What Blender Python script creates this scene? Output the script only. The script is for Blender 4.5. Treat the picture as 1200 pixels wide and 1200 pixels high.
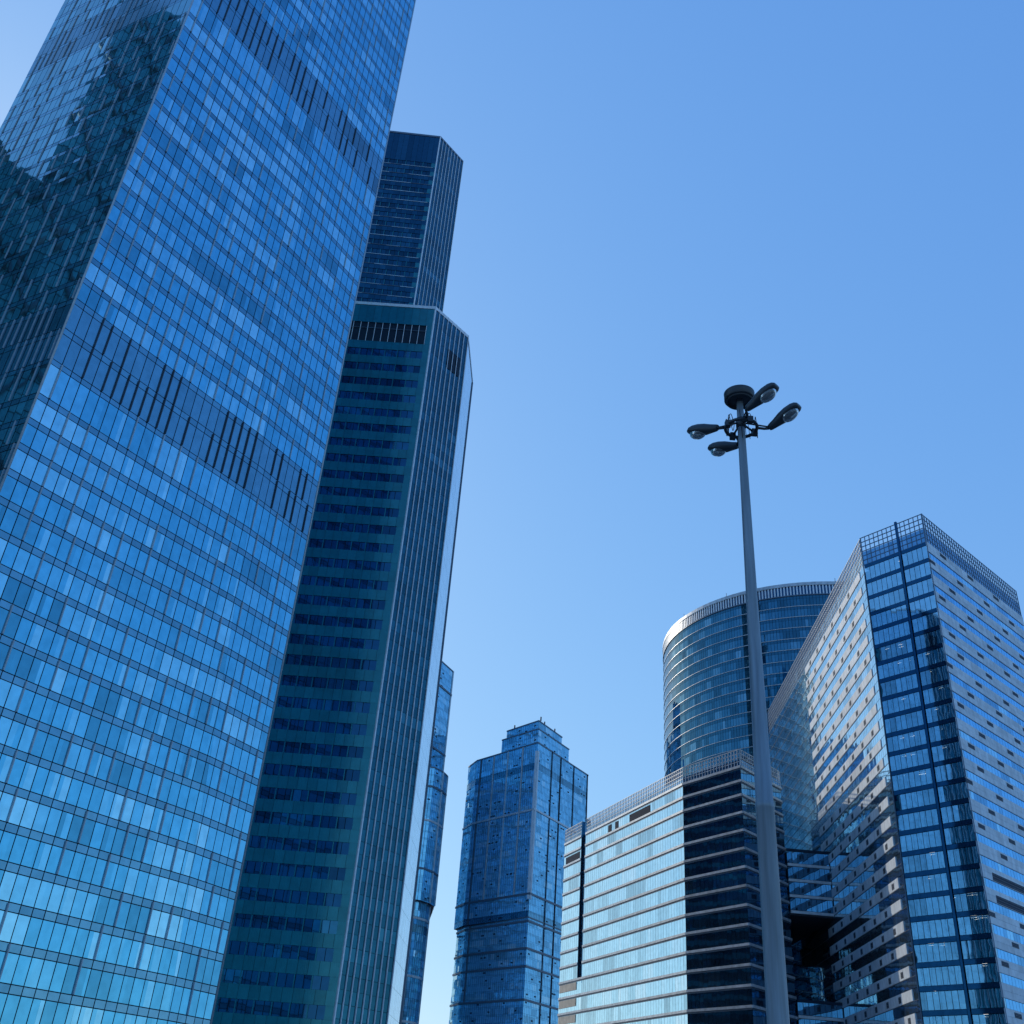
import bpy, math, random
from mathutils import Matrix, Vector

for o in list(bpy.data.objects):
    bpy.data.objects.remove(o, do_unlink=True)
S = bpy.context.scene
COL = S.collection
rnd = random.Random(7)

# ------------------------------------------------------------------ camera
cd = bpy.data.cameras.new("camera")
cam = bpy.data.objects.new("camera", cd)
COL.objects.link(cam)
zen = Vector((154.0, 1937.0, -1200.0)).normalized()       # world up seen from the camera
fwd = Vector((0, 0, -1))
fy = (fwd - zen * fwd.dot(zen)).normalized()
fx = fy.cross(zen)
cam.matrix_world = Matrix.Translation((0, 0, 1.7)) @ Matrix((fx, fy, zen)).to_4x4()
cd.sensor_fit = 'HORIZONTAL'
cd.sensor_width = 36.0
cd.lens = 36.0
cd.clip_start = 0.1
cd.clip_end = 20000.0
S.camera = cam

# ------------------------------------------------------------------ sky, sun, exposure
SUN_AZ, SUN_EL = -37.0, 27.0          # azimuth from +Y towards +X
W = bpy.data.worlds.new("World")
S.world = W
W.use_nodes = True
nt = W.node_tree
nt.nodes.clear()
out = nt.nodes.new("ShaderNodeOutputWorld")
bg = nt.nodes.new("ShaderNodeBackground")
sky = nt.nodes.new("ShaderNodeTexSky")
sky.sky_type = 'NISHITA'
sky.sun_disc = False
sky.sun_elevation = math.radians(SUN_EL)
sky.sun_rotation = math.radians(SUN_AZ)
sky.air_density = 1.0
sky.dust_density = 0.6
sky.ozone_density = 2.5
bg.inputs["Strength"].default_value = 0.15
# the clear, deep blue of this sky: flatter from horizon to zenith and bluer than the plain model
sep = nt.nodes.new("ShaderNodeSeparateColor"); cmb = nt.nodes.new("ShaderNodeCombineColor")
nt.links.new(sky.outputs["Color"], sep.inputs[0])
for i, (pw, mu_) in enumerate(((0.69, 0.82), (0.50, 1.56), (0.24, 3.38))):
    q = nt.nodes.new("ShaderNodeMath"); q.operation = 'POWER'; q.inputs[1].default_value = pw
    r = nt.nodes.new("ShaderNodeMath"); r.operation = 'MULTIPLY'; r.inputs[1].default_value = mu_
    nt.links.new(sep.outputs[i], q.inputs[0]); nt.links.new(q.outputs[0], r.inputs[0]); nt.links.new(r.outputs[0], cmb.inputs[i])
nt.links.new(cmb.outputs[0], bg.inputs["Color"])
nt.links.new(bg.outputs[0], out.inputs["Surface"])
sd = bpy.data.lights.new("sun", 'SUN')
sd.energy = 1.5
sd.angle = math.radians(0.5)
sd.color = (1.0, 0.9, 0.76)
sun = bpy.data.objects.new("sun", sd)
COL.objects.link(sun)
a, e = math.radians(SUN_AZ), math.radians(SUN_EL)
sdir = Vector((math.sin(a) * math.cos(e), math.cos(a) * math.cos(e), math.sin(e)))
sun.rotation_euler = sdir.to_track_quat('Z', 'Y').to_euler()
sun.location = (0, 0, 400)
S.view_settings.view_transform = 'Standard'
S.view_settings.look = 'None'
S.view_settings.exposure = 0.3
S.view_settings.gamma = 1.0

# ------------------------------------------------------------------ materials
MATS = {}
def mat_base(name):
    m = bpy.data.materials.new(name)
    m.use_nodes = True
    n = m.node_tree
    return m, n, n.nodes["Principled BSDF"]

def glass(name, tint, pale, metallic=0.92, rough=0.03, wave=0.15, scale=0.35, var=0.5):
    """coated curtain-wall glass; face attribute tone: 0.5 plain, >0.5 pale blind behind, <0.5 darker room"""
    m, n, p = mat_base(name)
    at = n.nodes.new("ShaderNodeAttribute"); at.attribute_name = "tone"
    rp = n.nodes.new("ShaderNodeMapRange")
    rp.inputs[1].default_value = 0.5; rp.inputs[2].default_value = 1.0
    n.links.new(at.outputs["Fac"], rp.inputs[0])
    mx = n.nodes.new("ShaderNodeMix"); mx.data_type = 'RGBA'
    mx.inputs["A"].default_value = (*tint, 1); mx.inputs["B"].default_value = (*pale, 1)
    n.links.new(rp.outputs[0], mx.inputs["Factor"])
    rd = n.nodes.new("ShaderNodeMapRange")
    rd.inputs[1].default_value = 0.0; rd.inputs[2].default_value = 0.5
    rd.inputs[3].default_value = 1 - var; rd.inputs[4].default_value = 1.0
    n.links.new(at.outputs["Fac"], rd.inputs[0])
    # faint dirt and rolling variation in the coating
    tc = n.nodes.new("ShaderNodeTexCoord")
    nz = n.nodes.new("ShaderNodeTexNoise"); nz.inputs["Scale"].default_value = 0.9; nz.inputs["Detail"].default_value = 4
    n.links.new(tc.outputs["Object"], nz.inputs["Vector"])
    r2 = n.nodes.new("ShaderNodeMapRange"); r2.inputs[1].default_value = 0.3; r2.inputs[2].default_value = 0.7
    r2.inputs[3].default_value = 0.9; r2.inputs[4].default_value = 1.08
    n.links.new(nz.outputs["Fac"], r2.inputs[0])
    mu = n.nodes.new("ShaderNodeMath"); mu.operation = 'MULTIPLY'
    n.links.new(rd.outputs[0], mu.inputs[0]); n.links.new(r2.outputs[0], mu.inputs[1])
    vm = n.nodes.new("ShaderNodeVectorMath"); vm.operation = 'SCALE'
    n.links.new(mx.outputs["Result"], vm.inputs[0]); n.links.new(mu.outputs[0], vm.inputs["Scale"])
    n.links.new(vm.outputs[0], p.inputs["Base Color"])
    p.inputs["Metallic"].default_value = metallic
    p.inputs["Roughness"].default_value = rough
    if wave > 0:
        n2 = n.nodes.new("ShaderNodeTexNoise"); n2.inputs["Scale"].default_value = scale; n2.inputs["Detail"].default_value = 1
        n.links.new(tc.outputs["Object"], n2.inputs["Vector"])
        bp = n.nodes.new("ShaderNodeBump"); bp.inputs["Strength"].default_value = 1.0; bp.inputs["Distance"].default_value = wave * 0.05
        n.links.new(n2.outputs["Fac"], bp.inputs["Height"])
        n.links.new(bp.outputs[0], p.inputs["Normal"])
    MATS[name] = m
    return m

def solid(name, col, rough=0.5, metallic=0.0, var=0.12, scale=1.5, spec=0.5, streak=1.0):
    m, n, p = mat_base(name)
    tc = n.nodes.new("ShaderNodeTexCoord")
    mp = n.nodes.new("ShaderNodeMapping"); mp.inputs["Scale"].default_value = (1, 1, streak)
    nz = n.nodes.new("ShaderNodeTexNoise"); nz.inputs["Scale"].default_value = scale; nz.inputs["Detail"].default_value = 6
    n.links.new(tc.outputs["Object"], mp.inputs["Vector"]); n.links.new(mp.outputs[0], nz.inputs["Vector"])
    r = n.nodes.new("ShaderNodeMapRange"); r.inputs[1].default_value = 0.3; r.inputs[2].default_value = 0.7
    r.inputs[3].default_value = 1 - var; r.inputs[4].default_value = 1 + var
    n.links.new(nz.outputs["Fac"], r.inputs[0])
    at = n.nodes.new("ShaderNodeAttribute"); at.attribute_name = "tone"
    m2 = n.nodes.new("ShaderNodeMath"); m2.operation = 'MULTIPLY_ADD'
    m2.inputs[1].default_value = 0.6; m2.inputs[2].default_value = 0.7
    n.links.new(at.outputs["Fac"], m2.inputs[0])
    mm = n.nodes.new("ShaderNodeMath"); mm.operation = 'MULTIPLY'
    n.links.new(r.outputs[0], mm.inputs[0]); n.links.new(m2.outputs[0], mm.inputs[1])
    vm = n.nodes.new("ShaderNodeVectorMath"); vm.operation = 'SCALE'
    vm.inputs[0].default_value = col
    n.links.new(mm.outputs[0], vm.inputs["Scale"])
    n.links.new(vm.outputs[0], p.inputs["Base Color"])
    p.inputs["Roughness"].default_value = rough
    p.inputs["Metallic"].default_value = metallic
    p.inputs["Specular IOR Level"].default_value = spec
    MATS[name] = m
    return m

def emitter(name, col, strength):
    m = bpy.data.materials.new(name); m.use_nodes = True
    n = m.node_tree; p = n.nodes["Principled BSDF"]
    p.inputs["Base Color"].default_value = (0.8, 0.8, 0.8, 1)
    p.inputs["Emission Color"].default_value = (*col, 1)
    p.inputs["Emission Strength"].default_value = strength
    MATS[name] = m
    return m

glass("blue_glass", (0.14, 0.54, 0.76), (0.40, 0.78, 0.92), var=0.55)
glass("reflect_tint_glass", (0.16, 0.44, 0.54), (0.26, 0.54, 0.62), var=0.35)  # same tower glass; the left face's greyer reflection is put into the tint
glass("blue_spandrel_glass", (0.15, 0.36, 0.49), (0.22, 0.43, 0.55), rough=0.1)
glass("louvre_panel", (0.15, 0.36, 0.49), (0.19, 0.42, 0.54), rough=0.2)
glass("slab_glass", (0.012, 0.075, 0.13), (0.03, 0.13, 0.2), rough=0.05)
glass("green_panel", (0.10, 0.40, 0.46), (0.2, 0.52, 0.56), metallic=0.3, rough=0.2, var=0.4)
glass("teal_panel", (0.015, 0.18, 0.215), (0.03, 0.24, 0.275), metallic=0.5, rough=0.18, var=0.3)
glass("dark_window_glass", (0.014, 0.075, 0.15), (0.04, 0.17, 0.26), rough=0.04)
glass("rib_glass", (0.02, 0.13, 0.19), (0.05, 0.2, 0.27), rough=0.05)
glass("silver_glass", (0.5, 0.68, 0.8), (0.6, 0.75, 0.85), rough=0.08)
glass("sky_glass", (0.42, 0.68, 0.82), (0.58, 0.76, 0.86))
glass("dark_tint_glass", (0.13, 0.32, 0.48), (0.3, 0.5, 0.62))
glass("ribbon_glass", (0.14, 0.52, 0.88), (0.32, 0.68, 0.9))
glass("residential_glass", (0.25, 0.68, 0.95), (0.5, 0.8, 0.95), metallic=0.55, var=0.5)
glass("curved_glass", (0.05, 0.18, 0.27), (0.15, 0.32, 0.42))
glass("screen_glass", (0.16, 0.36, 0.56), (0.3, 0.5, 0.66), rough=0.2)
solid("frame_dark", (0.012, 0.03, 0.055), 0.6, spec=0.15)
solid("frame_grey", (0.10, 0.14, 0.19), 0.45, 0.3)
solid("fin_metal", (0.36, 0.44, 0.50), 0.4, 0.2)
solid("fin_dark", (0.025, 0.035, 0.055), 0.5)
solid("rib_metal", (0.72, 0.76, 0.80), 0.4, 0.1)
solid("stone_panel", (0.56, 0.64, 0.70), 0.6, 0, 0.16, 0.9, streak=0.5)
solid("sun_warmed_panel", (0.55, 0.46, 0.36), 0.5, 0, 0.2, 0.5)  # stone panels with warm sunlight put into the colour
solid("vent_louvre", (0.05, 0.065, 0.09), 0.8, spec=0.08)
solid("ledge_metal", (0.50, 0.53, 0.56), 0.4, 0.3, 0.22, 0.8)
solid("white_band", (0.68, 0.72, 0.75), 0.4, 0.2)
solid("roof_felt", (0.12, 0.12, 0.125), 0.9)
solid("soffit_dark", (0.03, 0.04, 0.055), 0.7)
solid("lattice_metal", (0.14, 0.20, 0.27), 0.4, 0.3)
solid("mast_paint", (0.20, 0.25, 0.29), 0.45, 0.2, 0.3, 9.0, streak=0.06)
solid("lamp_housing", (0.035, 0.045, 0.055), 0.4, 0.2, 0.1, 6.0)
solid("cable_black", (0.015, 0.015, 0.018), 0.6)
solid("paving", (0.22, 0.215, 0.21), 0.85, 0, 0.25, 0.8)
solid("asphalt", (0.05, 0.05, 0.052), 0.9, 0, 0.3, 1.2)
emitter("ceiling_lamp", (1.0, 0.96, 0.9), 1.8)
# clear lamp bowl
m, n, p = mat_base("lamp_bowl_glass")
p.inputs["Base Color"].default_value = (0.30, 0.33, 0.35, 1); p.inputs["Roughness"].default_value = 0.08
p.inputs["Transmission Weight"].default_value = 0.6; p.inputs["IOR"].default_value = 1.49
MATS["lamp_bowl_glass"] = m
# see-through office glazing: part mirror, part clear
def clear_glass(name, tint, clear):
    m = glass(name, tint, tint, 1.0, 0.02)
    n = m.node_tree
    p = n.nodes["Principled BSDF"]; o = n.nodes["Material Output"]
    tr = n.nodes.new("ShaderNodeBsdfTransparent"); tr.inputs[0].default_value = (0.5, 0.72, 0.85, 1)
    ms = n.nodes.new("ShaderNodeMixShader")
    fr = n.nodes.new("ShaderNodeFresnel"); fr.inputs[0].default_value = 1.45
    sub = n.nodes.new("ShaderNodeMath"); sub.operation = 'SUBTRACT'; sub.use_clamp = True
    sub.inputs[0].default_value = clear
    n.links.new(fr.outputs[0], sub.inputs[1])
    n.links.new(sub.outputs[0], ms.inputs[0])
    n.links.new(p.outputs[0], ms.inputs[1]); n.links.new(tr.outputs[0], ms.inputs[2])
    n.links.new(ms.outputs[0], o.inputs["Surface"])
clear_glass("office_glass", (0.42, 0.76, 0.95), 0.34)

# ------------------------------------------------------------------ mesh helpers
class MB:
    def __init__(s):
        s.v = []; s.f = []; s.m = []; s.t = []; s.mats = []; s.smooth = []
    def mi(s, mat):
        if mat not in s.mats: s.mats.append(mat)
        return s.mats.index(mat)
    def poly(s, pts, mat, tone=0.5, smooth=False):
        b = len(s.v); s.v += [tuple(p) for p in pts]
        s.f.append(tuple(range(b, b + len(pts)))); s.m.append(s.mi(mat)); s.t.append(tone); s.smooth.append(smooth)
    def hexa(s, b4, t4, mat, tone=0.5):
        """b4, t4: bottom and top loops, counter-clockwise from above"""
        b = len(s.v); s.v += [tuple(p) for p in b4] + [tuple(p) for p in t4]
        fs = [(3, 2, 1, 0), (4, 5, 6, 7)] + [(i, (i + 1) % 4, 4 + (i + 1) % 4, 4 + i) for i in range(4)]
        for q in fs:
            s.f.append(tuple(b + i for i in q)); s.m.append(s.mi(mat)); s.t.append(tone); s.smooth.append(False)
    def box(s, x0, y0, z0, x1, y1, z1, mat, tone=0.5):
        s.hexa([(x0, y0, z0), (x1, y0, z0), (x1, y1, z0), (x0, y1, z0)], [(x0, y0, z1), (x1, y0, z1), (x1, y1, z1), (x0, y1, z1)], mat, tone)
    def prism(s, poly, z0, z1, mat, tone=0.5, topmat=None):
        n = len(poly)
        for i in range(n):
            a_, b_ = poly[i], poly[(i + 1) % n]
            s.poly([(*a_, z0), (*b_, z0), (*b_, z1), (*a_, z1)], mat, tone)
        s.poly([(*p, z1) for p in poly], topmat or mat, tone)
        s.poly([(*p, z0) for p in reversed(poly)], mat, tone)
    def tube(s, pts, radii, mat, seg=12, tone=0.5, caps=True):
        rings = []
        pts = [Vector(p) for p in pts]
        if not hasattr(radii, '__len__'): radii = [radii] * len(pts)
        for i, p in enumerate(pts):
            d = (pts[min(i + 1, len(pts) - 1)] - pts[max(i - 1, 0)]).normalized()
            u = d.cross(Vector((0, 0, 1)))
            if u.length < 1e-3: u = Vector((1, 0, 0))
            u.normalize(); w = u.cross(d)
            b = len(s.v)
            for k in range(seg):
                t = 2 * math.pi * k / seg
                s.v.append(tuple(p + (u * math.cos(t) + w * math.sin(t)) * radii[i]))
            rings.append(b)
        for r0, r1 in zip(rings, rings[1:]):
            for k in range(seg):
                s.f.append((r0 + k, r1 + k, r1 + (k + 1) % seg, r0 + (k + 1) % seg)); s.m.append(s.mi(mat)); s.t.append(tone); s.smooth.append(True)
        if caps:
            s.f.append(tuple(rings[0] + k for k in range(seg))); s.m.append(s.mi(mat)); s.t.append(tone); s.smooth.append(False)
            s.f.append(tuple(rings[-1] + k for k in reversed(range(seg)))); s.m.append(s.mi(mat)); s.t.append(tone); s.smooth.append(False)
    def lathe(s, prof, c, mat, seg=32, tone=0.5):
        rings = []
        for r, z in prof:
            b = len(s.v)
            for k in range(seg):
                t = 2 * math.pi * k / seg
                s.v.append((c[0] + r * math.cos(t), c[1] + r * math.sin(t), z))
            rings.append(b)
        for r0, r1 in zip(rings, rings[1:]):
            for k in range(seg):
                s.f.append((r0 + k, r0 + (k + 1) % seg, r1 + (k + 1) % seg, r1 + k)); s.m.append(s.mi(mat)); s.t.append(tone); s.smooth.append(True)
    def build(s, name, parent=None, autosmooth=False):
        me = bpy.data.meshes.new(name)
        o_ = Vector(parent['_o']) if parent is not None and '_o' in parent.keys() else Vector((0, 0, 0))
        me.from_pydata([(x - o_.x, y - o_.y, z - o_.z) for x, y, z in s.v], [], s.f)
        for k in s.mats: me.materials.append(MATS[k])
        me.polygons.foreach_set("material_index", s.m)
        me.polygons.foreach_set("use_smooth", s.smooth)
        at = me.attributes.new("tone", 'FLOAT', 'FACE')
        at.data.foreach_set("value", s.t)
        me.update()
        ob = bpy.data.objects.new(name, me)
        COL.objects.link(ob)
        if parent is not None:
            ob.parent = parent
            if '_o' in parent.keys(): ob['_o'] = (0.0, 0.0, 0.0)
            if parent.type == 'MESH' : pass
        return ob

def thing(name, label, cat, loc, group=None):
    o = bpy.data.objects.new(name, None)
    COL.objects.link(o)
    o.location = loc; o['_o'] = tuple(float(c) for c in loc)
    o.empty_display_size = 2
    o['label'] = label; o['category'] = cat
    if group: o['group'] = group
    return o

def sub(mb, name, part):
    """sub-part: same origin as its thing (parts sit at the thing's origin)"""
    ob = mb.build(name, part.parent)
    ob.parent = part
    return ob

class Face:
    """vertical facade from a to b (left to right seen from outside)"""
    def __init__(s, a, b):
        s.a = Vector((a[0], a[1])); s.b = Vector((b[0], b[1]))
        s.L = (s.b - s.a).length; s.d = (s.b - s.a) / s.L
        s.n = Vector((s.d.y, -s.d.x))
    def p(s, u, z, o=0.0):
        q = s.a + s.d * u + s.n * o
        return (q.x, q.y, z)
    def pane(s, mb, u0, u1, z0, z1, mat, tone=0.5, o=0.0, tilt=0.0):
        r = [o + rnd.uniform(-tilt, tilt) for _ in range(3)]
        r.append(r[0] + r[2] - r[1])
        mb.poly([s.p(u0, z0, r[0]), s.p(u1, z0, r[1]), s.p(u1, z1, r[2]), s.p(u0, z1, r[3])], mat, tone)
    def box(s, mb, u0, u1, z0, z1, o0, o1, mat, tone=0.5):
        A = [s.p(u0, z0, o1), s.p(u1, z0, o1), s.p(u1, z0, o0), s.p(u0, z0, o0)]
        B = [s.p(u0, z1, o1), s.p(u1, z1, o1), s.p(u1, z1, o0), s.p(u0, z1, o0)]
        mb.hexa(A, B, mat, tone)
    def row(s, mb, z0, z1, w, mat, gap=0.06, o=0.0, tilt=0.008, tone=None, u0=0.0, u1=None):
        u1 = s.L if u1 is None else u1
        n = max(1, round((u1 - u0) / w)); w = (u1 - u0) / n
        for i in range(n):
            t = tone(i) if callable(tone) else (0.5 if tone is None else tone)
            s.pane(mb, u0 + i * w + gap, u0 + (i + 1) * w - gap, z0, z1, mat, t, o, tilt)

def faces_of(poly):
    return [Face(poly[i], poly[(i + 1) % len(poly)]) for i in range(len(poly))]

def inset(poly, d):
    F = faces_of(poly); r = []
    for i in range(len(poly)):
        f0, f1 = F[i - 1], F[i]
        bis = f0.n + f1.n
        bis = bis / bis.dot(f1.n)
        q = Vector(poly[i]) - bis * d
        r.append((q.x, q.y))
    return r

def room_tones(n, p_bright=0.25, p_dark=0.2, lo=0.62, hi=1.0):
    """runs of neighbouring panes that share a room: same blinds"""
    r = []
    n = max(n, 140)
    while len(r) < n:
        k = rnd.randint(1, 5); q = rnd.random()
        if q < p_bright: base = rnd.uniform(lo, hi); jit = 0.12
        elif q < p_bright + p_dark: base = rnd.uniform(0.15, 0.4); jit = 0.06
        else: base = rnd.uniform(0.42, 0.58); jit = 0.05
        r += [min(1, max(0, base + rnd.uniform(-jit, jit))) for _ in range(k)]
    return r[:n]

def stuff(o):
    o['kind'] = 'stuff'
    return o

def rank_split(items, key, limit=100):
    items = sorted(items, key=key)
    return items[:limit], items[limit:]

# ------------------------------------------------------------------ ground
g = MB()
g.poly([(-3000, -3000, 0), (3000, -3000, 0), (3000, 3000, 0), (-3000, 3000, 0)], "paving")
o = g.build("ground"); o['kind'] = 'structure'
g = MB()
g.poly([(-400, 24, 0.004), (500, 38, 0.004), (500, 56, 0.004), (-400, 42, 0.004)], "asphalt")
o = g.build("road"); o['kind'] = 'structure'
g = MB()
for y0, y1 in ((23.55, 37.55), (42.3, 56.3)):
    g.hexa([(-400, y0, 0), (500, y1, 0), (500, y1 + 0.3, 0), (-400, y0 + 0.3, 0)], [(-400, y0, 0.13), (500, y1, 0.13), (500, y1 + 0.3, 0.13), (-400, y0 + 0.3, 0.13)], "stone_panel")
o = g.build("kerb"); o['kind'] = 'structure'

# ------------------------------------------------------------------ tall blue tower, left
def blue_tower():
    T = thing("glass_skyscraper", "tall blue glass skyscraper with staggered thin fins and a dark louvred band, leftmost in view", "skyscraper", (-60, 110, 0))
    LA, RID, E = (-88.3, 112.9), (-55.3, 95.1), (-29.95, 132.8)
    B1, B2 = (-47.0, 150.0), (-84.0, 138.0)
    TOP = 238.0
    main = Face(RID, (RID[0] + 0.5752 * 60, RID[1] + 0.8180 * 60))
    left = Face(LA, RID)
    def azfold(z):
        t = max(0, min(z, TOP))
        return math.radians(-14.85 - 0.0268 * (t - 14))
    def sfold(z):
        az = azfold(z)
        # main: RID + s d ; x = y tan(az)
        ta = math.tan(az)
        return (RID[1] * ta - RID[0]) / (main.d.x - main.d.y * ta)
    def fold(z, o=0.0):
        q = main.a + main.d * sfold(z); return q
    EV = Vector(E)
    def strip_pt(u, z, o=0.0):
        """u: metres back from the right-hand edge"""
        F_ = fold(z); d = (F_ - EV); L = d.length; d = d / L
        n_ = Vector((-d.y, d.x))
        n_ = n_ if n_.dot(Vector((1, -0.5))) > 0 else -n_
        q = EV + d * min(u, L) + n_ * o
        return (q.x, q.y, z)
    def strip_len(z): return (fold(z) - EV).length
    back = [Face(E, B1), Face(B1, B2), Face(B2, LA)]
    # core (floor edges and mullions show between the panes)
    c = MB(); dz = 14.0; z = 0.0
    while z < TOP - 0.1:
        z1 = min(TOP, z + dz); o_ = -0.14
        f0, f1 = fold(z), fold(z1)
        L0 = [LA, RID, (f0.x, f0.y), E, B1, B2]; L1 = [LA, RID, (f1.x, f1.y), E, B1, B2]
        L0, L1 = inset(L0, 0.12), inset(L1, 0.12)
        for i in range(6):
            j = (i + 1) % 6
            a_, b_, c_, d_ = (*L0[i], z), (*L0[j], z), (*L1[j], z1), (*L1[i], z1)
            if i in (1, 2): c.poly([a_, b_, c_], "frame_dark"); c.poly([a_, c_, d_], "frame_dark")
            else: c.poly([a_, b_, c_, d_], "frame_dark")
        z = z1
    f1 = fold(TOP)
    c.poly([(*q, TOP) for q in inset([LA, RID, (f1.x, f1.y), E, B1, B2], 0.12)], "roof_felt")
    c.build("core_wall", T)
    # storeys
    tops = []
    z = 61.0
    while z > 4: tops.append((z, z - 3.52, 'n')); z -= 3.52
    tops += [(64.5, 61.0, 'n'), (68.0, 64.5, 'n'), (71.5, 68.0, 'n'), (76.6, 71.5, 't'), (81.4, 76.6, 'm'), (86.2, 81.4, 'm')]
    z = 86.2
    for k in range(17): tops.append((z + 3.494, z, 'n')); z += 3.494
    tops += [(z + 5.2, z, 't'), (z + 9.9, z + 5.2, 'm'), (z + 14.6, z + 9.9, 'm')]
    z += 14.6
    while z + 3.5 < TOP: tops.append((z + 3.5, z, 'n')); z += 3.5
    tops.append((TOP, z, 'n'))
    W_ = 1.42; gp = 0.055
    nmain = 60
    fins = []
    for zt, zb, kind in sorted(tops):
        h = zt - zb
        sp = 0.24 * h if kind == 'n' else (0.75 if kind == 't' else 0.9)
        zs = zt - sp
        wb, sb = MB(), MB()
        gm = "louvre_panel" if kind == 'm' else "blue_glass"
        tones = room_tones(nmain, 0.0 if kind == 'm' else 0.36, 0.0 if kind == 'm' else 0.2, 0.58, 0.98)
        for (q0, q1, mb, mt, isw) in ((zb, zs, wb, gm, True), (zs, zt, sb, "louvre_panel" if kind == 'm' else "blue_spandrel_glass", False)):
            zz0, zz1 = q0 + 0.05, q1 - 0.05
            s0, s1 = sfold(zz0), sfold(zz1)
            i = 0
            while True:
                u0, u1 = i * W_ + gp, (i + 1) * W_ - gp
                if u0 > max(s0, s1): break
                cuts = [(u0, u1, tones[i])]
                if isw and kind != 'm' and rnd.random() < 0.38:
                    m_ = u0 + (u1 - u0) * rnd.uniform(0.2, 0.8)
                    cuts = [(u0, m_, tones[i]), (m_, u1, min(1, tones[i] + rnd.uniform(-0.15, 0.4)))]
                tl = [rnd.uniform(-0.007, 0.007) for _ in range(3)]
                for (c0, c1, tn) in cuts:
                    P0, P1 = main.p(min(c0, s0), zz0, tl[0]), main.p(min(c1, s0), zz0, tl[1])
                    P2, P3 = main.p(min(c1, s1), zz1, tl[2]), main.p(min(c0, s1), zz1, tl[0] + tl[2] - tl[1])
                    pts = [P0, P1, P2, P3]
                    if (Vector(P0) - Vector(P1)).length < 0.02: pts = [P0, P2, P3]
                    elif (Vector(P2) - Vector(P3)).length < 0.02: pts = [P0, P1, P2]
                    mb.poly(pts, mt, tn if isw else rnd.uniform(0.35, 0.7))
                i += 1
            n_ = 0; L0, L1 = strip_len(zz0), strip_len(zz1)
            tn_s = room_tones(30, 0.2 if kind != 'm' else 0, 0.1)
            while True:
                u0, u1 = n_ * W_ + gp, (n_ + 1) * W_ - gp
                if u0 > max(L0, L1) - 0.05: break
                P0, P1 = strip_pt(min(u1, L0 - 0.02), zz0), strip_pt(min(u0, L0 - 0.02), zz0)
                P2, P3 = strip_pt(min(u0, L1 - 0.02), zz1), strip_pt(min(u1, L1 - 0.02), zz1)
                pts = [P0, P1, P2, P3]
                if (Vector(P0) - Vector(P1)).length < 0.03: pts = [P0, P2, P3]
                elif (Vector(P2) - Vector(P3)).length < 0.03: pts = [P0, P1, P2]
                mb.poly(pts, mt, tn_s[n_] if isw else rnd.uniform(0.35, 0.7))
                n_ += 1
            lt = room_tones(40, 0.08, 0.3)
            left.row(mb, zz0, zz1, W_, "reflect_tint_glass" if mt == "blue_glass" else mt, gp, 0, 0.012, (lambda i: lt[i]) if isw else 0.5)
            for fc in back: fc.row(mb, zz0, zz1, 2.8, mt, gp, 0, 0.01)
        wb.build("window_band", T); sb.build("spandrel_band", T)
        # projecting fins at irregular mullions
        def add_fins(fc, umax, prob, dep, mt, thick, z0=zb, z1=zt):
            i = rnd.randint(1, 3)
            while i * W_ < umax - 0.4:
                mb = MB(); fc.box(mb, i * W_ - thick, i * W_ + thick, z0 + 0.04, z1 - 0.1, -0.05, dep, mt)
                if fc is main and mt == "fin_metal": fc.box(mb, i * W_ + thick + 0.005, i * W_ + thick + 0.1, z0 + 0.04, z1 - 0.1, -0.05, 0.03, "fin_dark")  # thin dark strip added as the fin's shaded side
                q = fc.p(i * W_, (z0 + z1) / 2)
                d = (Vector(q) - Vector((0, 0, 1.7))).length
                fins.append((d, mb))
                i += max(1, int(rnd.expovariate(1.0 / prob)) + (0 if kind == 'm' else 2))
        smin = min(sfold(zb), sfold(zt))
        if kind == 'm': add_fins(main, smin, 1.15, 0.24, "fin_dark", 0.05)
        else: add_fins(main, smin, 3.2, 0.2, "fin_metal", 0.055)
        add_fins(left, left.L, 1.5 if kind == 'm' else 2.0, 0.13, "fin_metal", 0.05)
        # right strip, fins too
        L_ = min(strip_len(zb), strip_len(zt)); u = rnd.choice((1, 2, 3)) * W_
        while u < L_ - 0.5:
            f_ = Face(strip_pt(L_ - 0.1, zb)[:2], E)
            mb = MB(); uu = f_.L - u
            f_.box(mb, uu - 0.045, uu + 0.045, zb + 0.04, zt - 0.1, -0.05, 0.2 if kind == 'm' else 0.16, "fin_dark" if kind == 'm' else "fin_metal")
            fins.append((Vector(f_.p(uu, (zb + zt) / 2)).length, mb))
            u += W_ * rnd.choice((1, 2, 2, 3) if kind == 'm' else (3, 4, 5, 6))
    big, rest = rank_split([f for f in fins if f[1].v[0][2] > 10], lambda q: q[0])
    for _, mb in big: mb.build("fin", T)
    allf = MB()
    for _, mb in rest:
        b = len(allf.v); allf.v += mb.v; allf.f += [tuple(b + k for k in q) for q in mb.f]
        allf.m += [allf.mi(mb.mats[k]) for k in mb.m]; allf.t += mb.t; allf.smooth += mb.smooth
    stuff(allf.build("fin", T))
    # slim metal edges
    ed = MB()
    for q in (RID, E):
        ed.tube([(q[0], q[1], 0), (q[0], q[1], TOP)], 0.14, "fin_metal", 8)
    ed.build("corner_trim", T)
blue_tower()

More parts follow.
